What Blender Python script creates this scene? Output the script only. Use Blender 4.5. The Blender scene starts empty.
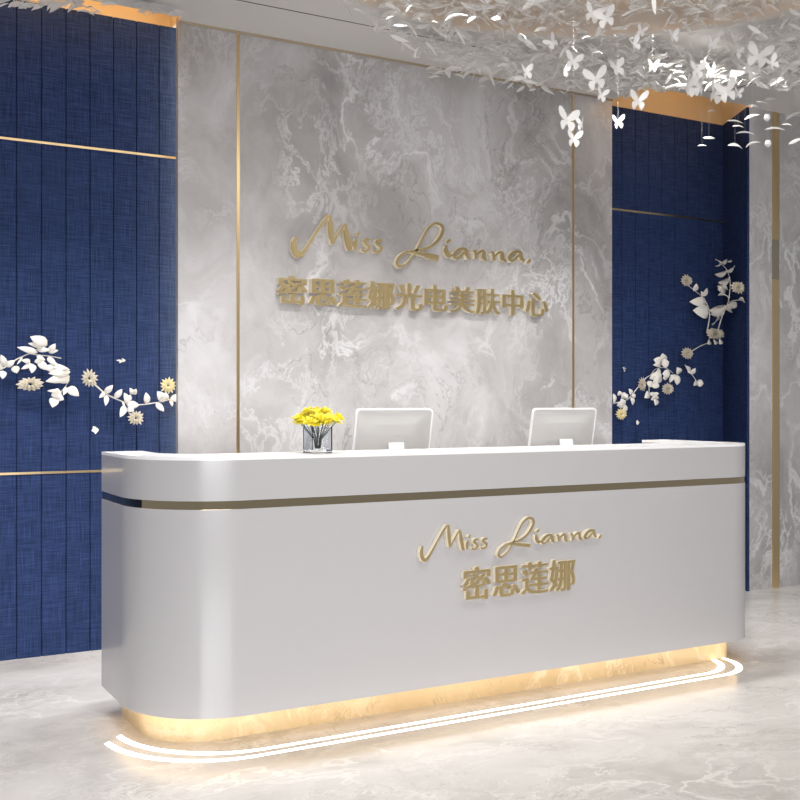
import bpy, math, random
from mathutils import Vector, Matrix
from mathutils.geometry import tessellate_polygon
random.seed(7)
C = bpy.context.scene.collection
SC = bpy.context.scene
PI = math.pi

# ------------------------------------------------------------------ camera
F_PX, HZ, CAM_H = 1050.0, 404.0, 1.3
ang = math.atan(1890.0 / F_PX)
FW = Vector((math.cos(ang), math.sin(ang), 0)); RT = Vector((math.sin(ang), -math.cos(ang), 0)); EYE = Vector((0, 0, CAM_H))
cd = bpy.data.cameras.new('camera'); cam = bpy.data.objects.new('camera', cd); C.objects.link(cam)
cd.sensor_width = 36; cd.lens = F_PX / 800 * 36; cd.shift_y = (HZ - 400) / 800
cam.location = EYE
cam.rotation_euler = (PI / 2, 0, ang - PI / 2)
SC.camera = cam

# ------------------------------------------------------------------ world, lights, exposure
w = bpy.data.worlds.new('world'); SC.world = w; w.use_nodes = True
w.node_tree.nodes['Background'].inputs[0].default_value = (0.93, 0.95, 1.0, 1)
w.node_tree.nodes['Background'].inputs[1].default_value = 0.33

def area(name, loc, rot, sx, sy, power, col):
    l = bpy.data.lights.new(name, 'AREA'); l.shape = 'RECTANGLE'; l.size = sx; l.size_y = sy; l.energy = power; l.color = col
    o = bpy.data.objects.new(name, l); C.objects.link(o); o.location = loc; o.rotation_euler = rot
    return o
area('added_front_fill', (-0.4, -2.6, 1.5), (math.radians(77), 0, math.radians(-22)), 4.5, 1.6, 62, (0.97, 0.97, 1.0)).data.spread = math.radians(75)  # unseen fill added behind the camera, aimed low at counter and walls
area('added_top_fill', (2.6, 2.2, 3.34), (0, 0, 0), 3.4, 1.2, 60, (1.0, 0.96, 0.9))  # added overhead fill without a fixture, brightens the floor before the counter
def wall_fill(name, x, y, z, sx, power, tilt, spread, col=(1, .98, .96)):
    o = area(name, (x, y, z), (math.radians(tilt), 0, 0), sx, .12, power, col); o.data.spread = math.radians(spread); return o
wall_fill('added_wall_fill', 3.2, 4.3, 3.30, 3.0, 38, 9, 84)  # added fill strips without fixtures, to brighten the lower back walls
wall_fill('added_wall_fill', .7, 4.3, 3.30, 1.6, 18, 9, 84)
wall_fill('added_wall_fill', 5.3, 4.3, 3.30, .9, 2, 14, 84)

SC.view_settings.view_transform = 'Standard'; SC.view_settings.look = 'None'
SC.view_settings.exposure = 0.0; SC.view_settings.gamma = 1; SC.view_settings.use_curve_mapping = False

# ------------------------------------------------------------------ materials
def mat(name):
    m = bpy.data.materials.new(name); m.use_nodes = True
    return m, m.node_tree, m.node_tree.nodes['Principled BSDF']

def simple(name, col, rough=0.5, metal=0.0, **kw):
    m, t, b = mat(name)
    b.inputs['Base Color'].default_value = (*col, 1); b.inputs['Roughness'].default_value = rough; b.inputs['Metallic'].default_value = metal
    for k, v in kw.items(): b.inputs[k.replace('_', ' ')].default_value = v
    # subtle procedural unevenness of the finish
    n = t.nodes.new('ShaderNodeTexNoise'); n.inputs['Scale'].default_value = 9; n.inputs['Detail'].default_value = 3
    mr = t.nodes.new('ShaderNodeMapRange'); mr.inputs[3].default_value = max(0, rough - .03); mr.inputs[4].default_value = min(1, rough + .03)
    t.links.new(n.outputs[0], mr.inputs[0]); t.links.new(mr.outputs[0], b.inputs['Roughness'])
    return m

def glow(name, col, s):
    m, t, b = mat(name); b.inputs['Base Color'].default_value = (*col, 1)
    b.inputs['Emission Color'].default_value = (*col, 1); b.inputs['Emission Strength'].default_value = s
    return m

def marble(name, dark, mid, light, veincol, rough, scale=1.0, rot=0.5, veins=1.0, flat=False):
    m, t, b = mat(name); N = t.nodes.new; L = t.links.new
    tc = N('ShaderNodeTexCoord'); mp = N('ShaderNodeMapping')
    mp.inputs['Rotation'].default_value = (0, 0, rot) if flat else (0, rot, 0)
    mp.inputs['Scale'].default_value = (scale, scale * (1.6 if flat else 1), scale * (1 if flat else .8))
    L(tc.outputs['Object'], mp.inputs[0])
    wn = N('ShaderNodeTexNoise'); wn.inputs['Scale'].default_value = 1.1; wn.inputs['Detail'].default_value = 5
    L(mp.outputs[0], wn.inputs['Vector'])
    sub = N('ShaderNodeVectorMath'); sub.operation = 'SUBTRACT'; sub.inputs[1].default_value = (.5, .5, .5); L(wn.outputs['Color'], sub.inputs[0])
    sc = N('ShaderNodeVectorMath'); sc.operation = 'SCALE'; sc.inputs['Scale'].default_value = 1.3; L(sub.outputs[0], sc.inputs[0])
    ad = N('ShaderNodeVectorMath'); ad.operation = 'ADD'; L(mp.outputs[0], ad.inputs[0]); L(sc.outputs[0], ad.inputs[1])
    base = N('ShaderNodeTexNoise'); base.inputs['Scale'].default_value = .95; base.inputs['Detail'].default_value = 9; base.inputs['Roughness'].default_value = .62
    L(ad.outputs[0], base.inputs['Vector'])
    cr = N('ShaderNodeValToRGB'); e = cr.color_ramp.elements
    e[0].position = .33; e[0].color = (*dark, 1); e[1].position = .68; e[1].color = (*light, 1)
    x = e.new(.5); x.color = (*mid, 1); L(base.outputs[0], cr.inputs[0])
    # patches of crackle
    def ridge(s, wd, detail, ro=.6):
        n = N('ShaderNodeTexNoise'); n.inputs['Scale'].default_value = s; n.inputs['Detail'].default_value = detail; n.inputs['Roughness'].default_value = ro
        L(ad.outputs[0], n.inputs['Vector'])
        a = N('ShaderNodeMath'); a.operation = 'SUBTRACT'; a.inputs[1].default_value = .5; L(n.outputs[0], a.inputs[0])
        c = N('ShaderNodeMath'); c.operation = 'ABSOLUTE'; L(a.outputs[0], c.inputs[0])
        r = N('ShaderNodeMapRange'); r.inputs[1].default_value = 0; r.inputs[2].default_value = wd; r.inputs[3].default_value = 1; r.inputs[4].default_value = 0
        r.interpolation_type = 'SMOOTHSTEP'; L(c.outputs[0], r.inputs[0]); return r.outputs[0]
    def mask(s, lo, hi, off):
        o = N('ShaderNodeVectorMath'); o.operation = 'ADD'; o.inputs[1].default_value = (off, off * .7, off * .3); L(mp.outputs[0], o.inputs[0])
        n = N('ShaderNodeTexNoise'); n.inputs['Scale'].default_value = s; n.inputs['Detail'].default_value = 3; L(o.outputs[0], n.inputs['Vector'])
        r = N('ShaderNodeMapRange'); r.inputs[1].default_value = lo; r.inputs[2].default_value = hi; L(n.outputs[0], r.inputs[0]); return r.outputs[0]
    def mul(a, c):
        n = N('ShaderNodeMath'); n.operation = 'MULTIPLY'; L(a, n.inputs[0])
        if isinstance(c, float): n.inputs[1].default_value = c
        else: L(c, n.inputs[1])
        return n.outputs[0]
    def mx(a, c):
        n = N('ShaderNodeMath'); n.operation = 'MAXIMUM'; L(a, n.inputs[0]); L(c, n.inputs[1]); return n.outputs[0]
    v1 = mul(ridge(1.3, .022, 7, .55), mask(1.1, .42, .62, 3.1))
    v2 = mul(ridge(3.4, .035, 8, .7), mask(1.4, .46, .66, 9.3))
    v3 = mul(ridge(7.5, .05, 6, .72), mask(1.7, .5, .7, 17.7))
    v = mx(mx(v1, v2), mul(v3, .7))
    vm = mul(v, .75 * veins)
    mixc = N('ShaderNodeMix'); mixc.data_type = 'RGBA'; L(vm, mixc.inputs[0]); L(cr.outputs[0], mixc.inputs[6]); mixc.inputs[7].default_value = (*veincol, 1)
    # darker hairlines
    d1 = mul(ridge(2.1, .012, 6, .6), mask(1.2, .5, .62, 31.0))
    mix2 = N('ShaderNodeMix'); mix2.data_type = 'RGBA'; L(mul(d1, .45 * veins), mix2.inputs[0]); L(mixc.outputs[2], mix2.inputs[6]); mix2.inputs[7].default_value = (dark[0] * .6, dark[1] * .6, dark[2] * .62, 1)
    L(mix2.outputs[2], b.inputs['Base Color'])
    b.inputs['Roughness'].default_value = rough
    return m

M_MARBLE = marble('grey_marble', (.31, .295, .29), (.48, .465, .465), (.68, .67, .68), (.86, .86, .88), .28, veins=.9)
M_FLOOR = marble('floor_marble', (.50, .475, .45), (.66, .635, .61), (.76, .735, .71), (.88, .86, .83), .2, 1.2, .9, .9, True)
M_CEIL = simple('ceiling_paint', (.74, .72, .70), .7)
M_COVE = simple('cove_paint', (.80, .66, .45), .7)
M_GOLD = simple('brushed_gold', (.74, .56, .32), .3, 1.0)
M_SIGN = simple('satin_gold', (.52, .40, .20), .34, .7)
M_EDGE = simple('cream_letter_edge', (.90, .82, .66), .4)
M_MIRROR = simple('polished_gold', (.52, .42, .27), .06, 1.0)
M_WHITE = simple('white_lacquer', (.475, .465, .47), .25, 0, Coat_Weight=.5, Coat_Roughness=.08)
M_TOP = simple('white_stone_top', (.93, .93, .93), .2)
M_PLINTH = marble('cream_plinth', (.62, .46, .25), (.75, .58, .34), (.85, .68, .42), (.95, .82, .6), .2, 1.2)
M_DARK = simple('gap_shade_and_pin', (.03, .028, .025), .6)
M_PLASTIC = simple('silver_shell', (.62, .61, .60), .35, .2)
M_RIM = simple('white_rim', (.93, .93, .93), .35)
M_SCREEN = simple('black_screen', (.01, .01, .012), .1)
M_PETAL = simple('white_petal', (.93, .90, .84), .45)
M_BUTTER = simple('white_porcelain', (.95, .94, .93), .4)
M_FLOWER = simple('grey_cream_petals', (.66, .60, .48), .5)
M_FLOWERY = simple('yellow_cream_petals', (.86, .74, .42), .5)
M_HEART = simple('brown_flower_heart', (.34, .20, .08), .6)
M_STEMW = simple('pale_stem', (.80, .77, .70), .5)
M_YELLOW = simple('yellow_bloom', (.93, .80, .05), .55)
M_GREEN = simple('dark_green_stem', (.035, .06, .05), .5)
M_THREAD = simple('clear_thread', (.75, .74, .72), .4)
M_WOOD = simple('worktop', (.55, .53, .5), .4)
M_WARM = glow('warm_led', (1.0, .62, .26), 9)
M_WARM2 = glow('warm_led_counter', (1.0, .70, .36), 3.4)
M_LINE = glow('white_glow', (1.0, .97, .90), 3.0)

def m_fabric():
    m, t, b = mat('blue_linen'); N = t.nodes.new; L = t.links.new
    tc = N('ShaderNodeTexCoord')
    outs = []
    for s in ((260, 260, 7), (10, 10, 330)):
        mp = N('ShaderNodeMapping'); mp.inputs['Scale'].default_value = s; L(tc.outputs['Object'], mp.inputs[0])
        n = N('ShaderNodeTexNoise'); n.inputs['Scale'].default_value = 1; n.inputs['Detail'].default_value = 2; L(mp.outputs[0], n.inputs['Vector']); outs.append(n.outputs[0])
    a = N('ShaderNodeMath'); a.operation = 'ADD'; L(outs[0], a.inputs[0]); L(outs[1], a.inputs[1])
    r = N('ShaderNodeMapRange'); r.inputs[1].default_value = .75; r.inputs[2].default_value = 1.25; L(a.outputs[0], r.inputs[0])
    mx = N('ShaderNodeMix'); mx.data_type = 'RGBA'; L(r.outputs[0], mx.inputs[0])
    mx.inputs[6].default_value = (.010, .021, .066, 1); mx.inputs[7].default_value = (.036, .064, .178, 1)
    L(mx.outputs[2], b.inputs['Base Color']); b.inputs['Roughness'].default_value = .75
    b.inputs['Specular IOR Level'].default_value = .15
    bp = N('ShaderNodeBump'); bp.inputs['Strength'].default_value = .25; bp.inputs['Distance'].default_value = .002; L(a.outputs[0], bp.inputs['Height']); L(bp.outputs[0], b.inputs['Normal'])
    return m
M_BLUE = m_fabric()

def m_glass():
    m, t, b = mat('clear_glass')
    b.inputs['Base Color'].default_value = (.95, .97, .98, 1); b.inputs['Roughness'].default_value = .02
    b.inputs['Transmission Weight'].default_value = 1; b.inputs['IOR'].default_value = 1.45
    return m
M_GLASS = m_glass()

def m_flake():
    m, t, b = mat('translucent_petal')
    b.inputs['Base Color'].default_value = (.93, .92, .90, 1); b.inputs['Roughness'].default_value = .25
    n = t.nodes.new('ShaderNodeTexNoise'); n.inputs['Scale'].default_value = 30
    mr = t.nodes.new('ShaderNodeMapRange'); mr.inputs[3].default_value = .45; mr.inputs[4].default_value = .95; t.links.new(n.outputs[0], mr.inputs[0])
    t.links.new(mr.outputs[0], b.inputs['Alpha'])
    tr = t.nodes.new('ShaderNodeBsdfTranslucent'); tr.inputs[0].default_value = (.95, .94, .92, 1)
    ms = t.nodes.new('ShaderNodeMixShader'); ms.inputs[0].default_value = .4
    t.links.new(b.outputs[0], ms.inputs[1]); t.links.new(tr.outputs[0], ms.inputs[2]); t.links.new(ms.outputs[0], t.nodes['Material Output'].inputs[0])
    return m
M_FLAKE = m_flake()

# ------------------------------------------------------------------ helpers
class MB:
    def __init__(s): s.v = []; s.f = []
    def add(s, vs, fs):
        k = len(s.v); s.v += [tuple(v) for v in vs]; s.f += [tuple(i + k for i in f) for f in fs]; return s
    def box(s, a, b):
        x0, y0, z0 = a; x1, y1, z1 = b
        return s.add([(x0, y0, z0), (x1, y0, z0), (x1, y1, z0), (x0, y1, z0), (x0, y0, z1), (x1, y0, z1), (x1, y1, z1), (x0, y1, z1)],
                     [(3, 2, 1, 0), (4, 5, 6, 7), (0, 1, 5, 4), (1, 2, 6, 5), (2, 3, 7, 6), (3, 0, 4, 7)])
    def tube(s, pts, r, n=6):
        pts = [Vector(p) for p in pts]; k0 = len(s.v); m = len(pts)
        rs = r if isinstance(r, (list, tuple)) else [r] * m
        for i, p in enumerate(pts):
            d = (pts[min(i + 1, m - 1)] - pts[max(i - 1, 0)]).normalized()
            u = d.cross(Vector((0, .3, 1)) if abs(d.z) < .9 else Vector((1, 0, 0))).normalized(); q = d.cross(u)
            for j in range(n):
                a = 2 * PI * j / n; s.v.append(tuple(p + (u * math.cos(a) + q * math.sin(a)) * rs[i]))
        for i in range(m - 1):
            for j in range(n):
                a = k0 + i * n + j; b = k0 + i * n + (j + 1) % n
                s.f.append((a, b, b + n, a + n))
        s.f.append(tuple(k0 + j for j in range(n))[::-1]); s.f.append(tuple(k0 + (m - 1) * n + j for j in range(n)))
        return s
    def strip(s, outer, inner, z0, z1):
        n = len(outer); k = len(s.v)
        for (x, y), (a, b) in zip(outer, inner): s.v += [(x, y, z0), (x, y, z1), (a, b, z0), (a, b, z1)]
        for i in range(n - 1):
            p = k + 4 * i; q = p + 4
            s.f += [(p, q, q + 1, p + 1), (p + 1, q + 1, q + 3, p + 3), (p + 3, q + 3, q + 2, p + 2), (p + 2, q + 2, q, p)]
        s.f.append((k, k + 1, k + 3, k + 2)); e = k + 4 * (n - 1); s.f.append((e, e + 2, e + 3, e + 1))
        return s
    def prism(s, poly, z0, z1):
        n = len(poly); k = len(s.v)
        s.v += [(x, y, z0) for x, y in poly] + [(x, y, z1) for x, y in poly]
        for i in range(n):
            j = (i + 1) % n; s.f.append((k + i, k + j, k + n + j, k + n + i))
        s.f.append(tuple(k + i for i in range(n))[::-1]); s.f.append(tuple(k + n + i for i in range(n)))
        return s
    def sphere(s, c, r, n=8, m=6, sc=(1, 1, 1)):
        k = len(s.v); c = Vector(c)
        for i in range(m + 1):
            t = PI * i / m
            for j in range(n):
                a = 2 * PI * j / n
                s.v.append((c.x + r * sc[0] * math.sin(t) * math.cos(a), c.y + r * sc[1] * math.sin(t) * math.sin(a), c.z + r * sc[2] * math.cos(t)))
        for i in range(m):
            for j in range(n):
                s.f.append((k + i * n + j, k + (i + 1) * n + j, k + (i + 1) * n + (j + 1) % n, k + i * n + (j + 1) % n))
        return s
    def mesh(s, name, m):
        me = bpy.data.meshes.new(name); me.from_pydata(s.v, [], s.f); me.update(); me.materials.append(m); return me
    def obj(s, name, m, parent=None, smooth=False, bevel=0, loc=None):
        me = s.mesh(name, m)
        import bmesh
        bm = bmesh.new(); bm.from_mesh(me); bmesh.ops.remove_doubles(bm, verts=bm.verts, dist=1e-6); bmesh.ops.recalc_face_normals(bm, faces=bm.faces); bm.to_mesh(me); bm.free()
        o = bpy.data.objects.new(name, me); C.objects.link(o)
        if parent: o.parent = parent; o.matrix_parent_inverse = Matrix.Translation(-parent.location)
        if smooth:
            for p in me.polygons: p.use_smooth = True
        if bevel:
            b = o.modifiers.new('bevel', 'BEVEL'); b.width = bevel; b.segments = 2; b.limit_method = 'ANGLE'; b.angle_limit = .6
        return o

def struct(o): o['kind'] = 'structure'; return o
def tag(o, label, cat, group=None):
    o['label'] = label; o['category'] = cat
    if group: o['group'] = group
    return o
def thing(name, loc, label, cat, group=None):
    o = bpy.data.objects.new(name, None); C.objects.link(o); o.location = loc; o.empty_display_size = .05
    return tag(o, label, cat, group)

def ray(px, py): return FW + RT * ((px - 400) / F_PX) + Vector((0, 0, 1)) * ((HZ - py) / F_PX)
def at_y(px, py, Y): r = ray(px, py); return EYE + r * (Y / r.y)
def project(p):
    d = Vector(p) - EYE; z = d.dot(FW); return 400 + F_PX * d.dot(RT) / z, HZ - F_PX * d.z / z
def arc(cx, cy, r, a0, a1, n): return [(cx + r * math.cos(a0 + (a1 - a0) * i / n), cy + r * math.sin(a0 + (a1 - a0) * i / n)) for i in range(n + 1)]
def catmull(P, n=8):
    out = []
    for i in range(len(P) - 1):
        p0 = P[max(i - 1, 0)]; p1 = P[i]; p2 = P[i + 1]; p3 = P[min(i + 2, len(P) - 1)]
        for k in range(n):
            t = k / n
            out.append(tuple(.5 * ((2 * b) + (-a + c) * t + (2 * a - 5 * b + 4 * c - d) * t * t + (-a + 3 * b - 3 * c + d) * t ** 3) for a, b, c, d in zip(p0, p1, p2, p3)))
    out.append(tuple(P[-1])); return out

# ------------------------------------------------------------------ room shell
YB, YM, YR, ZC = 5.623, 5.51, 5.195, 3.36          # blue wall, marble slab, right marble pier, ceiling
XR0, XR1 = 5.864, 5.66                              # foot and nose of the splayed blue return
ML, MR = 1.697, 4.701                               # marble slab ends

struct(MB().box((-4, -4, -.1), (10, 6.2, 0)).obj('floor', M_FLOOR))

# ceiling with a round tray and two light pockets above the blue walls
circ = arc(2.9, 3.15, 1.75, 0, 2 * PI, 64)[:-1]
PL, PR = 5.45, 5.17
outer = [(-4, -4), (10, -4), (10, 6.0), (5.95, 6.0), (XR0 + .03, YB + .05), (XR1 + .005, PR), (4.71, PR), (4.71, YM), (4.71, 6.0), (1.70, 6.0), (1.70, PL), (-4, PL)]
cb = MB()
tri = tessellate_polygon([[Vector((x, y, 0)) for x, y in outer], [Vector((x, y, 0)) for x, y in circ]])
allv = outer + circ
cb.add([(x, y, ZC) for x, y in allv], tri)
n = len(circ); circ2 = arc(2.9, 3.15, 1.89, 0, 2 * PI, 64)[:-1]
lv = [[(x, y, ZC) for x, y in circ], [(x, y, ZC + .02) for x, y in circ], [(x, y, ZC + .02) for x, y in circ2], [(x, y, ZC + .2) for x, y in circ2]]
for A_, B_ in zip(lv, lv[1:]): cb.add(A_ + B_, [(i, (i + 1) % n, n + (i + 1) % n, n + i) for i in range(n)])
cb.add(lv[3], [tuple(range(n))])
struct(cb.obj('ceiling', M_CEIL))
pk = MB()
for x0, x1, xb, yf in ((-4, 1.70, 1.70, PL), (4.71, XR1 + .005, XR0 + .03, PR)):
    pk.add([(x0, yf, ZC), (x1, yf, ZC), (x1, yf, ZC + .3), (x0, yf, ZC + .3), (xb, YB + .05, ZC + .3), (x0, YB + .05, ZC + .3), (xb, YB + .05, ZC), (x0, YB + .05, ZC)],
           [(0, 1, 2, 3), (3, 2, 4, 5), (5, 4, 6, 7), (1, 6, 4, 2), (0, 3, 5, 7)])
struct(pk.obj('trim_1', M_COVE))
for nm, x0, x1, yf in (('left', -2.0, 1.66, PL), ('right', 4.75, XR1 - .03, PR)):
    o = MB().box((x0, yf + .003, ZC + .05), (x1, yf + .018, ZC + .07)).obj('led_strip', M_WARM)
    tag(o, 'warm LED strip in the ceiling pocket above the %s blue wall' % nm, 'light strip')
# ring LED in the round tray
ro = arc(2.9, 3.15, 1.85, 0, 2 * PI, 64); ri = arc(2.9, 3.15, 1.835, 0, 2 * PI, 64)
tag(MB().strip(ro, ri, ZC + .022, ZC + .03).obj('led_strip', glow('warm_ring_led', (1, .62, .30), 1.8)), 'warm LED ring hidden on the rim of the round ceiling tray', 'light strip')

# flat dark strip painted for the shade of a ceiling gap
path = [(-2, 5.085)] + arc(5.05, 4.885, .2, PI / 2, 0, 10) + [(5.25, 0)]
path2 = [(-2, 5.077)] + arc(5.05, 4.885, .192, PI / 2, 0, 10) + [(5.242, 0)]
struct(MB().strip(path, path2, ZC - .001, ZC + .001).obj('trim_2', M_DARK))

# blue linen panelled walls
def panelled(name, x0, x1, pitch, z0, z1, y, phase):
    b = MB(); b.box((x0, y + .012, z0), (x1, y + .05, z1))
    x = phase
    while x > x0: x -= pitch
    while x < x1:
        a, c = max(x + .002, x0), min(x + pitch - .002, x1)
        if c - a > .01: b.box((a, y, z0), (c, y + .014, z1))
        x += pitch
    return struct(b.obj(name, M_BLUE, bevel=.003))
panelled('wall_back_left', -2.5, 1.95, .1227, .0, ZC, YB, .8896)
panelled('wall_back_right', 4.66, XR0, .1225, .0, ZC, YB, 4.8868)
# splayed return of the right blue recess
struct(MB().prism([(XR0 + .002, YB + .03), (XR1 - .02, YR + .002), (XR1 + .002, YR + .002), (XR0 + .1, YB + .03)], 0, ZC).obj('wall_return', M_BLUE))
# marble slab and pier
struct(MB().box((ML, YM, 0), (MR, YM + .035, ZC + .02)).box((1.80, YM + .03, 0), (4.68, YB + .01, ZC)).obj('wall_back', M_MARBLE))
struct(MB().prism([(XR1 + .002, YR), (9, YR), (9, 6), (XR0 + .35, 6)], 0, ZC).obj('wall_right', M_MARBLE))
tag(MB().box((1.782, YM + .045, .02), (1.797, YM + .075, ZC - .02)).obj('led_strip', glow('soft_warm_led', (1, .78, .45), 14)), 'upright warm LED strip behind the left edge of the marble slab', 'light strip')
k = 3
def trim(b, m=M_GOLD):
    global k; struct(b.obj('trim_%d' % k, m)); k += 1
for z in (2.646, .946):
    trim(MB().box((-2.5, YB - .005, z - .006), (ML + .02, YB + .004, z + .006)))
trim(MB().box((MR - .02, YB - .005, 2.640), (XR0 - .01, YB + .004, 2.652)))
for x in (2.036, 4.369):
    trim(MB().box((x - .009, YM - .004, 0), (x + .009, YM + .004, ZC)))
trim(MB().box((5.885, YR - .006, 0), (5.955, YR + .004, 2.18)))
trim(MB().box((5.885, YR - .003, 2.18), (5.955, YR + .004, 2.46)), simple('dull_gold', (.38, .33, .25), .5, .6))  # duller, rougher stretch of the gold trim
trim(MB().box((5.885, YR - .006, 2.46), (5.955, YR + .004, ZC)))
trim(MB().box((ML, YM - .01, ZC - .012), (MR, YM - .001, ZC), ), simple('ceiling_bead', (.45, .36, .25), .5))

# ------------------------------------------------------------------ reception counter
DX0, DX1, DY, DB = 1.045, 4.19, 3.76, 4.46
RL, RR, NA = .38, .2, 20
def outer_path(d=0.0, back=DB, dr=None, dl=None):
    x0, x1, y = DX0 + (d if dl is None else dl), DX1 - (d if dr is None else dr), DY + d; rl, rr = max(RL - d, .02), max(RR - d, .02)
    L = [(x0, back)] + arc(x0 + rl, y + rl, rl, PI, 1.5 * PI, NA)
    return L + arc(x1 - rr, y + rr, rr, 1.5 * PI, 2 * PI, NA) + [(x1, back)]
def inner_path(back=DB):
    x0, x1, y = DX0 + .17, DX1 - .17, DY + .30
    return [(x0, back)] + arc(x0 + .2, y + .2, .2, PI, 1.5 * PI, NA) + arc(x1 - .12, y + .12, .12, 1.5 * PI, 2 * PI, NA) + [(x1, back)]
desk = thing('reception_counter', (2.59, 4.1, 0), 'long white lacquered reception counter with rounded ends and a mirrored gold band', 'counter')
MB().strip(outer_path(), inner_path(), .119, .903).obj('body', M_WHITE, desk)
o = MB().strip(outer_path(.004), inner_path(), .903, .935).obj('band', M_MIRROR, desk, smooth=False); o['label'] = 'mirrored gold band'
MB().strip(outer_path(), inner_path(), .935, 1.088).obj('upper_fascia', M_WHITE, desk)
MB().strip(outer_path(), inner_path(), 1.088, 1.10).obj('ledge_top', M_TOP, desk)
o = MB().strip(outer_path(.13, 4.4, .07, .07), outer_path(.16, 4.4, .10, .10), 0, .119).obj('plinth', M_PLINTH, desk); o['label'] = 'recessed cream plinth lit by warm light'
MB().strip(outer_path(.06, 4.4, .03, .03), outer_path(.075, 4.4, .045, .045), .108, .119).obj('under_light', M_WARM2, desk)
MB().box((DX0 + .17, DY + .30, .72), (DX1 - .17, DB + .1, .75)).obj('worktop', M_WOOD, desk)
for me in [c for c in desk.children if c.name.startswith(('body', 'upper', 'band', 'ledge', 'plinth'))]:
    for p in me.data.polygons:
        if abs(p.normal.z) < .5: p.use_smooth = True
    me.modifiers.new('split', 'EDGE_SPLIT').split_angle = math.radians(35)

# two glowing white lines set flush in the floor round the counter
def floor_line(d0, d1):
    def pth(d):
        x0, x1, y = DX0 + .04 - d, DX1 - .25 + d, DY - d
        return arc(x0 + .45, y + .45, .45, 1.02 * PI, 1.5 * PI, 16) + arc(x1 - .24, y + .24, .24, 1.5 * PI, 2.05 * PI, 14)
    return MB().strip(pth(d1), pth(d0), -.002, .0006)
for (a, b, l) in ((.040, .064, 'inner of the two glowing white lines in the floor around the counter'), (.100, .124, 'outer of the two glowing white lines in the floor around the counter')):
    tag(floor_line(a, b).obj('floor_glow_line', M_LINE), l, 'floor light', 'glowing floor lines')

# ------------------------------------------------------------------ lettering
def crop(ox, oy, s): return lambda x, y: (ox + x / s, oy + y / s)
c5, c6 = crop(265, 205, 5.3333), crop(405, 205, 5.3333)
LET = [
 ('M', c5, [[(150,176,14),(143,205,22),(145,240,26),(160,268,24),(185,262,20),(215,222,14),(262,148,12),(300,92,14),(328,58,12)],
            [(333,58,12),(336,100,22),(341,160,24),(346,214,16)], [(346,214,10),(375,160,10),(412,106,12)],
            [(414,106,12),(420,150,24),(430,205,26),(440,246,20)]]),
 ('i', c5, [[(473,188,15),(466,215,19),(466,244,12)], [(477,168,14),(490,152,10)]]),
 ('s', c5, [[(548,190,9),(528,186,11),(515,198,12),(526,212,15),(540,226,14),(534,244,12),(512,250,11),(500,240,9)]]),
 ('s', c5, [[(612,196,9),(592,191,11),(578,203,12),(590,217,15),(605,231,14),(598,249,12),(576,254,11),(564,245,9)]]),
 ('L', c6, [[(-15,322,9),(-42,332,14),(-60,314,15),(-48,284,13),(-12,257,12),(40,247,11),(95,236,12),(142,210,14),(172,174,18),(186,138,19),(176,112,16),(145,103,13),(108,130,11),(80,180,10),(50,238,10),(15,294,9),(-15,322,9)],
            [(-10,250,8),(40,258,14),(100,272,20),(163,288,24)]]),
 ('i', c6, [[(203,222,12),(205,248,20),(220,272,18),(236,268,8)], [(206,206,12),(226,190,14)]]),
 ('a', c6, [[(310,240,12),(285,238,13),(258,252,14),(243,276,14),(262,288,12),(290,266,11),(316,240,11)], [(314,244,14),(314,270,17),(326,292,12)]]),
 ('n', c6, [[(345,246,9),(358,256,16),(362,292,15)], [(362,272,9),(388,250,12),(404,256,17),(406,286,17),(420,300,9)]]),
 ('n', c6, [[(440,254,9),(454,264,16),(458,300,15)], [(458,280,9),(484,258,12),(502,262,17),(504,290,17),(522,304,9)]]),
 ('a', c6, [[(600,254,12),(575,252,13),(550,266,14),(537,288,14),(556,300,12),(582,280,11),(606,254,11)], [(604,258,14),(604,284,17),(618,302,12)]]),
 ('dot', c6, [[(652,292,11),(645,303,15),(634,314,7)]]),
]
U0, V0 = 2.36, 2.2
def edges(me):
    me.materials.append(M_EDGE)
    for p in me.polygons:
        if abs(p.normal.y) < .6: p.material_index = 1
def build_latin(parent, fu, depth, yface):
    for nm, cr, strokes in LET:
        b = MB()
        for si, st in enumerate(strokes):
            P = []
            for x, y, wd in st:
                px, py = cr(x, y); q = at_y(px, py, YM)
                q2 = at_y(px + .1, py, YM); pv = abs((at_y(px, py + 1, YM) - q).z)
                P.append((*fu(q.x, q.z), wd / 5.3333 * pv * (1.36 if nm in 'ML' else 1.55) * fu.scale))
            P = catmull(P, 7); n = len(P); z = yface - .0006 * si; k0 = len(b.v)
            for i, (u, v, wd) in enumerate(P):
                d = Vector((P[min(i + 1, n - 1)][0] - P[max(i - 1, 0)][0], P[min(i + 1, n - 1)][1] - P[max(i - 1, 0)][1])).normalized()
                nx, ny = -d.y * wd / 2, d.x * wd / 2; bv = .8
                b.v += [(u + nx, yface + depth, v + ny), (u + nx, z + .004, v + ny), (u + nx * bv, z, v + ny * bv), (u - nx * bv, z, v - ny * bv), (u - nx, z + .004, v - ny), (u - nx, yface + depth, v - ny)]
            for i in range(n - 1):
                for j in range(5):
                    a = k0 + 6 * i + j; b.f.append((a, a + 1, a + 7, a + 6))
            b.f.append(tuple(k0 + j for j in range(6))); b.f.append(tuple(k0 + 6 * (n - 1) + j for j in range(6))[::-1])
        o = b.obj('comma' if nm == 'dot' else 'letter', M_SIGN, parent); edges(o.data)

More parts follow.
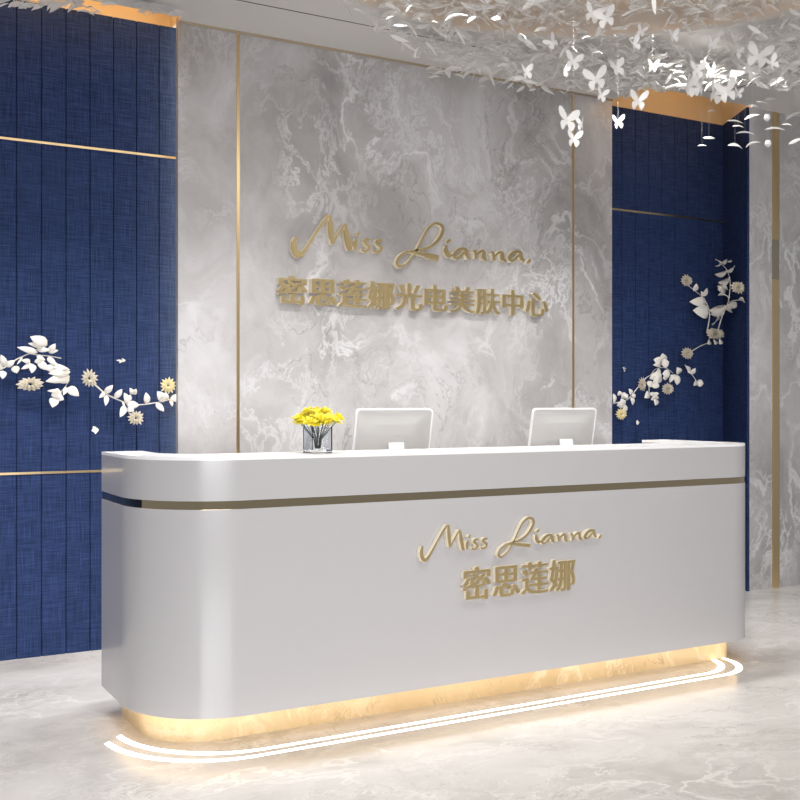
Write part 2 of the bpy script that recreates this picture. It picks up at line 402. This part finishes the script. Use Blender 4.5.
def build_cjk(parent, text, x0, x1, z0, z1, depth, yface):
    n = len(text); pitch = (x1 - x0) / n
    dg = None
    for i, ch in enumerate(text):
        cu = bpy.data.curves.new('character', 'FONT'); cu.body = ch; cu.size = 1.0; cu.extrude = .0; cu.offset = 0; cu.resolution_u = 3; cu.fill_mode = 'BOTH'; cu.extrude = .5
        t = bpy.data.objects.new('tmp', cu); C.objects.link(t)
        bpy.context.view_layer.update()
        me = bpy.data.meshes.new_from_object(t.evaluated_get(bpy.context.evaluated_depsgraph_get()))
        bpy.data.objects.remove(t)
        if not me.vertices: continue
        xs = [v.co.x for v in me.vertices]; ys = [v.co.y for v in me.vertices]
        # keep each glyph's own proportions inside the common em box
        s = (z1 - z0) / .95; sx = pitch * .97 / .98
        cx = (min(xs) + max(xs)) / 2
        for v in me.vertices:
            x, y, z = v.co
            u = (x - cx) * sx; hgt = (y + .08) * s
            v.co = (x0 + pitch * (i + .5) + u, yface + (0 if z > 0 else depth), z0 + hgt)
        b = MB()
        for k_, sh in enumerate((-.035, -.012, .012, .035)):
            b.add([v.co + Vector((sh * sx, .0003 * k_ if v.co.y < yface + .001 else 0, .0007 * (k_ - 1.5))) for v in me.vertices], [tuple(p.vertices) for p in me.polygons])
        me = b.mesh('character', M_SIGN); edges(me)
        o = bpy.data.objects.new('character', me); C.objects.link(o); o.parent = parent; o.matrix_parent_inverse = Matrix.Translation(-parent.location)

class FU:
    def __init__(s, su, sv, u0, v0, scale): s.a = (su, sv, u0, v0); s.scale = scale
    def __call__(s, x, z): su, sv, u0, v0 = s.a; return u0 + (x - U0) * su, v0 + (z - V0) * sv
ws = thing('wall_sign', (3.2, YM, 1.86), 'large raised gold sign of script and ten Chinese characters on the marble wall', 'sign')
build_latin(ws, FU(1, 1, U0, V0, 1), .034, YM - .036)
build_cjk(ws, '密思莲娜光电美肤中心', 2.255, 4.145, 1.862, 2.028, .034, YM - .036)
dsg = thing('counter_sign', (2.65, DY, .46), 'smaller raised gold sign of script and four Chinese characters on the counter front', 'sign')
build_latin(dsg, FU(.578, .575, 2.178, .688, .58), .022, DY - .024)
build_cjk(dsg, '密思莲娜', 2.374, 2.98, .468, .612, .022, DY - .024)

# ------------------------------------------------------------------ wall blossom branches
def leaf_mb(b, base, tip, wd, n=6, cup=.25, nrm=Vector((0, -1, 0)), th=.0012):
    base, tip = Vector(base), Vector(tip); d = tip - base; L = d.length; t = d.normalized(); s = t.cross(nrm).normalized(); nn = s.cross(t).normalized()
    if nn.dot(nrm) < 0: nn = -nn
    top = []
    for i in range(n + 1):
        u = i / n; ww = wd / 2 * (math.sin(PI * min(1, u ** .8)) ** .75 + .03)
        c = base + t * (L * u) + nn * (math.sin(PI * u) * L * .12)
        top.append((c - s * ww + nn * ww * cup, c, c + s * ww + nn * ww * cup))
    k = len(b.v)
    for off in (0, -th):
        for row in top: b.v += [tuple(p + nn * off) for p in row]
    m = 3 * (n + 1)
    for i in range(n):
        for j in range(2):
            a = k + 3 * i + j; b.f.append((a, a + 1, a + 4, a + 3)); a += m; b.f.append((a, a + 3, a + 4, a + 1))
        for j in (0, 2):
            a = k + 3 * i + j; b.f.append((a, a + 3, a + 3 + m, a + m))
    return b

def bloom(parent, name, c, rx, rz, m, layers=((1.0, 13), (.72, 11), (.46, 8)), tilt=.35):
    b = MB(); c = Vector(c); off = random.random()
    for li, (rr, cnt) in enumerate(layers):
        for i in range(cnt):
            a = 2 * PI * (i + .5 * li + off) / cnt; r = rr * random.uniform(.86, 1.06)
            dx, dz = math.cos(a), math.sin(a)
            p0 = c + Vector((dx * rx * .12, -.004 - .005 * li, dz * rz * .12))
            p1 = c + Vector((dx * rx * r, -.010 - tilt * rx * .5 * (li + .2), dz * rz * r))
            leaf_mb(b, p0, p1, rx * .34 * (1 - .12 * li), 4)
    o = b.obj(name, m, parent, smooth=True)
    MB().sphere(c + Vector((0, -.018, 0)), rx * .17, 8, 5, (1, .7, rz / rx)).obj('flower_heart', M_HEART, o) if False else None
    h = MB().sphere(c + Vector((0, -.016 - tilt * rx * .75, 0)), rx * .24, 8, 5, (1, .7, rz / rx)).obj('flower_heart', M_HEART)
    h.parent = o; h.matrix_parent_inverse = o.matrix_world.inverted() if False else Matrix.Translation(-parent.location)
    return o

def branch(label, group, cr, yp, stems, leaves, flowers, extra_leaves=()):
    px0, py0 = cr(*stems[0][0]) if stems else cr(*leaves[0][:2])
    root = thing('blossom_branch', at_y(px0, py0, YB), label, 'wall ornament', group)
    def P(x, y, dy=0.0):
        px, py = cr(x, y); Y = yp
        if px > 712: Y = min(yp, 5.56 - (px - 712) / 36 * .44)     # stands clear of the splayed return
        return at_y(px, py, Y + dy)
    for st in stems:
        pts = catmull([tuple(P(x, y)) for x, y in st], 5)
        MB().tube(pts, [.0045 - .0022 * i / len(pts) for i in range(len(pts))], 6).obj('stem', M_STEMW, root, smooth=True)
        q = Vector(pts[len(pts) // 3]); MB().tube([q, (q.x, min(YB + .001, q.y + .09), q.z)], .0014, 5).obj('mounting_pin', M_DARK, root)
    s0 = P(0, 0); s1 = P(100, 0); s2 = P(0, 100); mh = (abs((s1 - s0).x) + abs((s2 - s0).z)) / 200
    for lf in leaves:
        x0, y0, x1, y1, wd = lf
        dy0, dy1 = random.uniform(-.004, .002), random.uniform(-.03, -.005)
        leaf_mb(MB(), P(x0, y0, dy0), P(x1, y1, dy1), wd * mh * 1.2, 6, random.uniform(.1, .4)).obj('leaf', M_PETAL, root, smooth=True)
    for x, y, rx, ry, yel in flowers:
        c = P(x, y, -.008); e = at_y(*cr(x + rx, y), c.y); g = at_y(*cr(x, y + ry), c.y)
        bloom(root, 'flower', c, abs(e.x - c.x), abs(g.z - c.z), M_FLOWERY if yel else M_FLOWER)
        MB().tube([(c.x, c.y + .004, c.z), (c.x, min(c.y + .06, YB + .001 if c.x < ML or c.x > MR else YM), c.z)], .0014, 5).obj('mounting_pin', M_DARK, root)
    return root
G = 'white blossom branches on the blue walls'
cA, cB, cC, cD, cE = crop(0, 320, 8.889), crop(75, 360, 7.273), crop(600, 340, 8.889), crop(670, 250, 8.889), crop(600, 230, 4)
branch('white leafy branch at the far left edge with one flattened flower below it', G, cA, YB - .045,
  [[(-60,460),(0,440),(60,410),(130,360),(200,325),(260,300),(330,310),(430,320),(545,340)], [(430,320),(480,370),(540,420),(600,480),(612,520),(590,580),(540,640)]],
  [(45,412,8,308,52),(50,412,132,360,48),(25,425,-40,395,50),(25,450,22,524,55),(125,408,150,474,62),(335,290,152,242,48),(420,225,268,148,85),(400,240,250,208,45),
   (435,285,492,210,50),(430,285,518,270,34),(320,262,450,268,40),(270,372,192,358,40),(285,390,188,436,36),(290,390,282,472,56),(305,372,402,350,40),(325,322,402,358,36),
   (420,335,500,402,44),(335,372,432,446,58),(420,400,622,442,48),(540,440,395,425,70),(625,462,430,475,66),(620,500,405,546,70),(615,515,540,562,46),
   (535,632,418,630,30),(545,645,455,672,85),(482,690,466,778,74),(500,680,568,708,55),(600,600,702,676,72),(590,598,562,668,38),(200,330,150,395,18)],
  [(265,572,125,70,False)])
branch('white sprig with three flowers beside the left edge of the marble wall', G, cB, YB - .055,
  [[(110,150),(150,185),(215,240),(280,275),(340,300),(400,322),(480,325),(580,312),(680,290),(725,268)]],
  [(215,240,276,182,38),(215,240,176,274,28),(228,255,222,334,32),(288,275,343,212,38),(345,300,360,350,14),(362,330,328,417,42),(388,318,358,238,40),(395,300,400,250,25),
   (420,250,398,203,30),(420,250,446,210,34),(375,325,468,328,50),(380,350,430,368,44),(522,318,516,236,42),(588,315,647,374,38),(640,292,598,228,55),(640,292,665,235,55),(615,290,660,275,40),
   (700,285,748,248,32),(693,290,708,338,24),(698,268,738,302,34)],
  [(100,135,66,70,False),(438,422,64,60,False),(672,185,64,66,True)])
branch('white sprig with four flowers low on the right blue wall beside the marble', G, cC, YB - .05,
  [[(112,565),(200,545),(260,515),(330,430),(400,345),(450,310),(500,255),(580,248),(650,295)], [(425,370),(435,420),(440,470),(475,492)], [(800,110),(880,60),(950,30)]],
  [(120,475,120,565,30),(170,495,170,452,40),(190,512,228,470,50),(215,478,242,522,34),(196,600,188,518,55),(150,582,222,560,45),(218,645,212,565,36),(275,488,256,432,32),(285,485,314,512,28),(275,508,290,578,32),
   (545,195,555,118,66),(540,200,476,174,60),(540,215,470,222,34),(545,215,614,195,60),(560,205,602,232,36),(500,305,522,248,40),(465,322,550,308,55),(545,312,470,372,62),(440,345,505,290,44),(450,392,528,412,48),(425,365,455,420,46),
   (555,300,624,300,55),(570,318,582,358,46),(615,345,655,350,55),(640,308,662,352,40),(692,305,684,242,55),(662,312,706,384,40),(668,342,684,400,46),
   (430,465,396,514,50),(450,465,468,498,40),(470,482,524,474,24),(480,522,504,488,55),(492,520,492,582,46),(477,515,452,530,24),(790,290,770,230,36),(800,300,850,250,34)],
  [(365,395,42,68,False),(590,435,60,60,False),(178,660,52,58,True),(765,120,58,58,False)])
branch('forked white branch with three flowers at the upper end of the right blue wall', G, cD, YB - .07,
  [[(328,730),(345,640),(352,570),(340,510),(300,430),(230,370),(160,315)], [(420,730),(460,600),(490,530),(520,450),(535,300),(515,200),(480,145),(440,120)], [(525,465),(570,450),(640,442)]],
  [(210,366,236,298,44),(283,420,274,368,34),(285,412,330,338,34),(318,468,174,460,66),(342,562,204,536,86),(352,535,498,500,66),(360,572,484,560,40),(372,655,426,588,62),
   (455,122,400,88,50),(460,112,508,88,34),(510,105,550,92,14),(452,125,398,142,14),(513,185,572,138,40),(512,185,398,216,50),(532,252,428,288,54),
   (470,340,420,318,38),(470,340,425,352,38),(470,340,460,390,40),(470,340,512,350,38),(470,335,480,292,36),(524,428,428,404,50),(503,497,596,484,42),(498,528,546,542,50),(612,440,658,464,34),
   (352,800,330,836,40),(400,800,398,840,44),(450,795,440,838,40)],
  [(135,275,58,58,False),(590,335,66,62,False),(388,745,86,56,False)])
def sprig(label, cr, stem, leaves): return branch(label, G, cr, YB - .04, [stem], leaves, [])
sprig('tiny drooping white sprig between the middle flowers on the right blue wall', cE, [(340,540),(358,565),(385,602)], [(342,543,360,576,14),(385,604,374,622,16),(385,612,414,614,22),(388,604,396,598,12)])
sprig('small white blossom above the sprig on the left blue wall', cB, [(345,15),(335,2)], [(335,5,300,2,12),(335,5,322,22,14),(335,5,368,2,20),(338,0,350,-14,14)])
sprig('small white blossom low on the left blue wall just above the counter', cB, [(150,520),(140,500)], [(145,508,120,515,26),(145,508,132,482,26),(145,508,174,512,28),(145,508,148,538,28)])
sprig('tiny faint blossom beside the marble edge on the right blue wall', cE, [(96,562),(96,552)], [(96,556,90,550,8),(96,556,103,552,8),(96,556,96,566,8)])
sprig('tiny drop-shaped petal lowest on the right blue wall', cE, [(149,760),(149,768)], [(149,762,149,780,12)])

# ------------------------------------------------------------------ computers on the worktop
def monitor(cx, y, label):
    t = thing('desktop_computer', (cx, y, .75), label, 'computer', 'desktop computers behind the counter')
    W, H = .41, .40; zb = .885; tilt = .19
    def T(p):                                     # local x, depth, height -> tilted (top towards the visitor)
        x, d, z = p; return (cx + x, y + d * math.cos(tilt) - z * math.sin(tilt) + .06, zb + z * math.cos(tilt) + d * math.sin(tilt))
    def rr(w_, h_, r, z0=0):
        P = []
        for (sx, sz, a0) in ((1, 1, 0), (-1, 1, PI / 2), (-1, -1, PI), (1, -1, 1.5 * PI)):
            P += [(sx * (w_ / 2 - r) + r * math.cos(a0 + PI / 2 * i / 4), H / 2 + sz * (h_ / 2 - r) + r * math.sin(a0 + PI / 2 * i / 4)) for i in range(5)]
        return P
    b = MB(); rings = [(W, H, .018, 0.0), (W, H, .018, -.007), (W - .03, H - .03, .018, -.009), (W - .16, H - .14, .03, -.026), (W - .26, H - .24, .03, -.032)]
    for (w_, h_, r, d) in rings: b.v += [T((x, d, z)) for x, z in rr(w_, h_, r)]
    m = 20
    for q in range(len(rings) - 1):
        for i in range(m): b.f.append((q * m + i, q * m + (i + 1) % m, (q + 1) * m + (i + 1) % m, (q + 1) * m + i))
    b.f.append(tuple(range(m))); b.f.append(tuple(range(4 * m, 5 * m)))
    b.obj('housing', M_PLASTIC, t)
    b = MB(); A = rr(W + .004, H + .004, .02); Bq = rr(W - .012, H - .012, .016)
    b.v += [T((x, .001, z)) for x, z in A] + [T((x, -.0085, z)) for x, z in A] + [T((x, -.0095, z)) for x, z in Bq] + [T((x, .001, z)) for x, z in Bq]
    for q in range(3):
        for i in range(m): b.f.append((q * m + i, q * m + (i + 1) % m, (q + 1) * m + (i + 1) % m, (q + 1) * m + i))
    for i in range(m): b.f.append((3 * m + i, 3 * m + (i + 1) % m, (i + 1) % m, i))
    b.obj('rim', M_RIM, t)
    b = MB(); b.v += [T((x, .002, z + (.0))) for x, z in rr(W - .03, H - .03, .01)] + [T((x, .0005, z)) for x, z in rr(W - .03, H - .03, .01)]
    b.f += [tuple(range(m)), tuple(range(m, 2 * m))[::-1]] + [(i, (i + 1) % m, m + (i + 1) % m, m + i) for i in range(m)]
    b.obj('screen', M_SCREEN, t)
    b = MB(); hw = .05                            # bent sheet stand: neck and foot
    prof = [(T((0, -.034, .245))[1], T((0, -.034, .245))[2]), (y - .055, .95), (y - .062, .80), (y - .05, .762), (y - .02, .757), (y + .12, .757)]
    for i, (yy, zz) in enumerate(prof):
        ww = hw * (.80 + .07 * i)
        b.v += [(cx - ww, yy, zz), (cx + ww, yy, zz), (cx + ww, yy - (.008 if i < 4 else 0), zz - (.0065 if i >= 3 else 0)), (cx - ww, yy - (.008 if i < 4 else 0), zz - (.0065 if i >= 3 else 0))]
    for i in range(5):
        for j in range(4): b.f.append((4 * i + j, 4 * i + (j + 1) % 4, 4 * i + 4 + (j + 1) % 4, 4 * i + 4 + j))
    b.f += [(0, 1, 2, 3), (20, 23, 22, 21)]
    b.obj('stand', M_RIM, t)
    return t
monitor(2.375, 4.34, 'left of the two slim silver desktop computers seen from behind, beside the yellow flowers')
monitor(3.375, 4.34, 'right of the two slim silver desktop computers, nearer the far end of the counter')

# ------------------------------------------------------------------ vase with yellow flowers
vx, vy, vz, vs, vh = 1.797, 3.93, 1.1, .045, .106
v = thing('glass_vase', (vx, vy, vz), 'square clear glass vase of yellow flowers on the counter ledge', 'vase')
b = MB(); t_ = .004
ro_ = [(vx - vs, vy - vs), (vx + vs, vy - vs), (vx + vs, vy + vs), (vx - vs, vy + vs)]
ri_ = [(vx - vs + t_, vy - vs + t_), (vx + vs - t_, vy - vs + t_), (vx + vs - t_, vy + vs - t_), (vx - vs + t_, vy + vs - t_)]
b.v = [(x, y, vz) for x, y in ro_] + [(x, y, vz + vh) for x, y in ro_] + [(x, y, vz + vh) for x, y in ri_] + [(x, y, vz + .014) for x, y in ri_]
b.f = [(3, 2, 1, 0)] + [(i, (i + 1) % 4, 4 + (i + 1) % 4, 4 + i) for i in range(4)] + [(4 + i, 4 + (i + 1) % 4, 8 + (i + 1) % 4, 8 + i) for i in range(4)] + [(8 + i, 8 + (i + 1) % 4, 12 + (i + 1) % 4, 12 + i) for i in range(4)] + [(12, 13, 14, 15)]
b.obj('vessel', M_GLASS, v)
rng = random.Random(3)
spots = [(0, 0, .165)] + [(.042 * math.cos(a), .042 * math.sin(a), .155) for a in [i * 2 * PI / 6 for i in range(6)]] + [(.078 * math.cos(a), .078 * math.sin(a), .128) for a in [.3 + i * 2 * PI / 11 for i in range(11)]] + [(.06 * math.cos(a), .06 * math.sin(a), .128) for a in [.6 + i * 2 * PI / 7 for i in range(7)]]
for i, (dx, dy, dz) in enumerate(spots):
    dx += rng.uniform(-.007, .007); dy += rng.uniform(-.007, .007); dz += rng.uniform(-.01, .01)
    c = Vector((vx + dx, vy + dy, vz + dz))
    t = thing('yellow_flower', (vx + dx * .1, vy + dy * .1, vz + .02), 'frilled yellow flower in the square glass vase', 'flower', 'yellow flowers in the vase')
    ax = Vector((dx * 7, dy * 7, 1)).normalized(); u = ax.cross(Vector((.3, 1, 0))).normalized(); q = ax.cross(u)
    b = MB()
    for lay, (rad, up, cnt) in enumerate(((.034, .004, 7), (.026, .018, 6), (.014, .022, 4))):
        for j in range(cnt):
            a = 2 * PI * (j + lay * .5) / cnt + rng.random() * .5; d = u * math.cos(a) + q * math.sin(a)
            leaf_mb(b, c + d * .002, c + d * rad * rng.uniform(.85, 1.15) + ax * (up + rng.uniform(-.005, .006)), .021, 4, rng.uniform(-.3, .6), ax)
    b.obj('bloom', M_YELLOW, t, smooth=True)
    MB().tube([(vx + dx * .12, vy + dy * .12, vz + .018), (vx + dx * .22, vy + dy * .22, vz + .06), tuple(c - Vector((0, 0, .004)))], .0013, 5).obj('stem', M_GREEN, t)

# ------------------------------------------------------------------ hanging butterflies and petals
def zc(x, y): return ZC + .2 if (x - 2.9) ** 2 + (y - 3.15) ** 2 < 1.73 ** 2 else ZC
thread_me = MB().tube([(0, 0, 0), (0, 0, 1)], .00045, 4).mesh('thread', M_THREAD)
def butterfly_mesh(fold, name):
    b = MB()
    for s in (-1, 1):
        up = [(0, .08), (.10, .40), (.36, .76), (.70, .96), (.92, .92), (.96, .68), (.84, .36), (.58, .14), (.2, .0)]
        lo = [(0, .02), (.20, .02), (.54, -.04), (.66, -.28), (.56, -.58), (.38, -.76), (.22, -.60), (.12, -.34), (.02, -.12)]
        for pts in (up, lo):
            P = [(s * x * math.cos(fold), -abs(x) * math.sin(fold), z) for x, z in pts]; m = len(P)
            b.add(P + [(x, y + .03, z) for x, y, z in P], [tuple(range(m)), tuple(range(m, 2 * m))[::-1]] + [(i, (i + 1) % m, m + (i + 1) % m, m + i) for i in range(m)])
    return b.mesh(name, M_BUTTER)
wings = [butterfly_mesh(f, 'wings') for f in (.25, .55, 1.0)]
body_b = MB().tube([(0, .02, .34), (0, .02, .2), (0, .02, -.1), (0, .02, -.36)], [.02, .055, .05, .015], 6)
body_b.tube([(0, .02, .32), (-.14, -.02, .62)], .012, 4).tube([(0, .02, .32), (.14, -.02, .62)], .012, 4)
body_me = body_b.mesh('body', M_BUTTER)
BF = [ # px, py, span px, wall-parallel distance Y, wing fold, spin, roll, label
 (573,62,19,4.2,0,.2,.2,'white butterfly hanging high beside the middle of the ceiling petals, above the large one'),
 (564,72,13,4.25,2,.9,.1,'narrow side-on white butterfly left of the middle pair of butterflies'),
 (596,80,24,4.1,0,-.2,-.15,'large white butterfly hanging just left of the corner of the right blue wall'),
 (601,96,15,4.1,1,.3,.2,'small white butterfly directly below the large one near the blue wall corner'),
 (617,69,18,4.2,1,.2,-.3,'white butterfly with tilted wings right of the large middle one'),
 (652.5,67,13,4.3,1,0,.1,'small lone white butterfly above the right blue wall'),
 (638,102,21,4.2,1,-.1,.1,'white butterfly against the orange ceiling pocket at its left end'),
 (618,123,15,4.4,1,.1,-.1,'small white butterfly in front of the dark blue wall top, lowest on the right'),
 (567,121,25,4.15,0,.4,.1,'large pinkish white butterfly hanging below the ceiling petals before the marble'),
 (582,125,14,4.7,2,-.6,0,'pale butterfly close behind the large low one before the marble'),
 (573.5,140,18,4.3,1,.1,.1,'lowest white butterfly of all, before the marble'),
 (526,73,16,4.2,1,.5,-.2,'leftmost white butterfly among the ceiling petals'),
 (592,15,20,3.9,0,.3,.3,'left one of two white butterflies close together near the top edge'),
 (606,19,22,3.75,0,-.4,-.2,'right one of two white butterflies close together near the top edge'),
 (634,45,16,4.0,1,.5,-.5,'steeply tilted white butterfly in the middle of the ceiling petals'),
 (641,32,12,4.0,1,0,.3,'small white butterfly above the steeply tilted one'),
 (553,43,16,4.1,1,-.6,-.6,'leaning white butterfly among petals in the upper middle'),
 (687,88,24,4.1,2,.5,0,'white side-on butterfly, left of the pair above the orange pocket'),
 (700,88,22,4.1,2,-.5,0,'white side-on butterfly, right of the pair above the orange pocket'),
 (697,71,18,3.9,0,.3,0,'white butterfly just above the pair over the orange pocket'),
 (714,95,22,4.05,1,.4,.25,'white butterfly left in the trio at the right end of the orange pocket'),
 (727,93,24,3.9,1,-.3,-.25,'largest white butterfly in the trio at the right end of the orange pocket'),
 (738,94,11,4.1,1,.2,0,'smallest white butterfly in the trio at the right end of the orange pocket'),
 (749,70,22,3.95,0,.6,.5,'large white butterfly low in the bright cluster at the upper right'),
 (758,57,26,3.9,0,-.3,.3,'largest white butterfly topping the bright cluster at the upper right'),
 (772,64,16,3.75,1,.2,-.6,'tilted white butterfly at the right side of the bright cluster'),
 (712,44,14,4.0,1,0,.2,'small white butterfly high above the trio of butterflies'),
 (673,37,14,4.0,1,.3,-.2,'small white butterfly high above the right blue wall'),
 (737,54,13,3.95,2,.3,.2,'small narrow white butterfly left of the bright cluster'),
]
BPOS = []
for px, py, sp, Y, wi, spin, roll, lab in BF:
    BPOS.append(at_y(px, py, Y))
    p = at_y(px, py, Y); dist = (p - EYE).dot(FW); s = sp / F_PX * dist / 1.85
    t = thing('hanging_butterfly', p, lab, 'butterfly', 'white butterflies hanging from the ceiling')
    for nm, me in (('wings', wings[wi]), ('body', body_me)):
        o = bpy.data.objects.new(nm, me); C.objects.link(o); o.parent = t; o.scale = (s, s, s); o.rotation_euler = (0, roll, spin - .5)
    o = bpy.data.objects.new('thread', thread_me); C.objects.link(o); o.parent = t; o.location = (0, 0, .1 * s); o.scale = (1, 1, max(.01, zc(p.x, p.y) - p.z - .1 * s))

# boat-shaped petals: a few shapes, copied
petals = []
for i in range(6):
    b = MB(); L = 1.0
    leaf_mb(b, (-.5, 0, 0), (.5, 0, 0), .13 + .035 * i, 6, [.5, -.3, .2, .8, -.6, .35][i], Vector((0, .3, 1)).normalized(), .012)
    petals.append(b.mesh('petal', M_FLAKE if i % 2 else M_BUTTER))
# shaped leaves hanging in front of the right end of the blue wall
for ip, (px, py, ln, tl) in enumerate(((735,122,18,.1),(752,117,16,-.3),(745,134,18,.1),(709,138,12,.1),(702,146,9,0),(735,147,16,.15),(753,145,15,-.3),(775,130,20,.1),(787,125,12,0),(795,116,20,-.4),(796,141,18,-.4),(712,112,9,0),(738,127,12,.1),(770,100,12,0),(762,103,14,.1),(752,107,12,0))):
    p = at_y(px, py, 4.05 + (ip * 7 % 16) * .045); s = ln / F_PX * (p - EYE).dot(FW)
    o = bpy.data.objects.new('hanging_petal', random.choice(petals)); C.objects.link(o); o.location = p; o.scale = (s, s, s); o.rotation_euler = (1.15 + random.uniform(-.2, .2), tl, -.5 + random.uniform(-.3, .3))
    tag(o, 'slim white petal hanging in front of the right wall below the butterflies', 'petal', 'white petals hanging low at the right')
    th = bpy.data.objects.new('thread', thread_me); C.objects.link(th); th.parent = o; th.matrix_parent_inverse = Matrix.Identity(4)
    th.matrix_parent_inverse = (Matrix.Translation(p) @ o.rotation_euler.to_matrix().to_4x4() @ Matrix.Diagonal((s, s, s, 1))).inverted()
    th.location = p; th.scale = (1, 1, zc(p.x, p.y) - p.z)
for px, py, lab in ((767,118,'upper of two round white buds hanging before the right marble pier'), (768,144,'lower of two round white buds hanging before the right marble pier')):
    p = at_y(px, py, 4.3)
    t = thing('hanging_bud', p, lab, 'flower bud', 'round buds hanging at the right')
    b = MB()
    for j in range(8):
        a = 2 * PI * j / 8; d = Vector((math.cos(a), math.sin(a), 0))
        leaf_mb(b, p + Vector((0, 0, -.02)), p + d * .012 + Vector((0, 0, .022)), .022, 5, .4, d)
    b.obj('petals', M_BUTTER, t, smooth=True)
    MB().tube([p + Vector((0, 0, .015)), (p.x, p.y, zc(p.x, p.y))], .00045, 4).obj('thread', M_THREAD, t)

# the cloud of petals under the ceiling
low = [(-50, -20), (330, -5), (350, 12), (400, 44), (432, 66), (470, 84), (520, 92), (560, 96), (610, 96), (660, 92), (700, 88), (760, 84), (805, 92)]
def lowline(x):
    for (a, b_), (c, d) in zip(low, low[1:]):
        if a <= x <= c: return b_ + (d - b_) * (x - a) / (c - a)
    return -99
rng = random.Random(11)
cloud = []
while len(cloud) < 3800:
    x, y = rng.uniform(1.6, 5.6), rng.uniform(2.9, 5.05); top = zc(x, y); z = top - .015 - abs(rng.gauss(0, .13))
    if z < 2.95: continue
    px, py = project((x, y, z))
    if not (-20 < px < 815 and -15 < py < lowline(px) + rng.uniform(-8, 3)): continue
    if abs(math.hypot(x - 2.9, y - 3.15) - 1.81) < .10 and z > ZC - .015: continue
    if abs(y - 4.31) < .10 and z > ZC - .17 and 1.6 < x < 5.85: continue
    if any((Vector((x, y, z)) - q).length < .085 for q in BPOS): continue
    cloud.append((x, y, z, rng.choice((rng.uniform(.03, .07), rng.uniform(.04, .12))), rng.choice((0, 1, 2, 3, 4, 5)), (rng.uniform(-1.2, 1.2), rng.gauss(0, .45), rng.gauss(-.5, .7))))
# strand of petals near the left marble corner and over the left pocket
for px, py, Y in [(rng.uniform(0, 70), rng.uniform(0, 8), 5.1) for _ in range(22)] + [(rng.uniform(70, 110), rng.uniform(0, 14), 5.2) for _ in range(10)] + [(rng.uniform(140, 178), rng.uniform(5, 16), 5.3) for _ in range(26)] + [(rng.uniform(430, 480), rng.uniform(60, 80), 4.9) for _ in range(26)]:
    p = at_y(px, py, Y)
    if p.z < ZC - .01: cloud.append((p.x, p.y, p.z, rng.uniform(.05, .11), rng.choice((0, 1, 3, 5)), (rng.uniform(-.6, .6), rng.gauss(0, .25), rng.gauss(-.4, .5))))
cloud.sort(key=lambda c: -c[3] / (Vector(c[:3]) - EYE).length)
for x, y, z, s, mi, rot in cloud[:284]:
    o = bpy.data.objects.new('ceiling_petal', petals[mi]); C.objects.link(o); o.location = (x, y, z); o.scale = (s, s, s); o.rotation_euler = rot
    tag(o, 'pale translucent petal in the dense cloud hung below the ceiling', 'petal', 'petal cloud below the ceiling')
b = MB()
for x, y, z, s, mi, rot in cloud[284:]:
    from mathutils import Euler
    R = Euler(rot).to_matrix(); me = petals[mi]
    b.add([Vector((x, y, z)) + R @ (v_.co * s) for v_ in me.vertices], [tuple(p.vertices) for p in me.polygons])
me = b.mesh('petal_cloud', M_FLAKE); o = bpy.data.objects.new('petal_cloud', me); C.objects.link(o); o['kind'] = 'stuff'
tag(o, 'mass of small pale petals filling the cloud below the ceiling', 'petals')
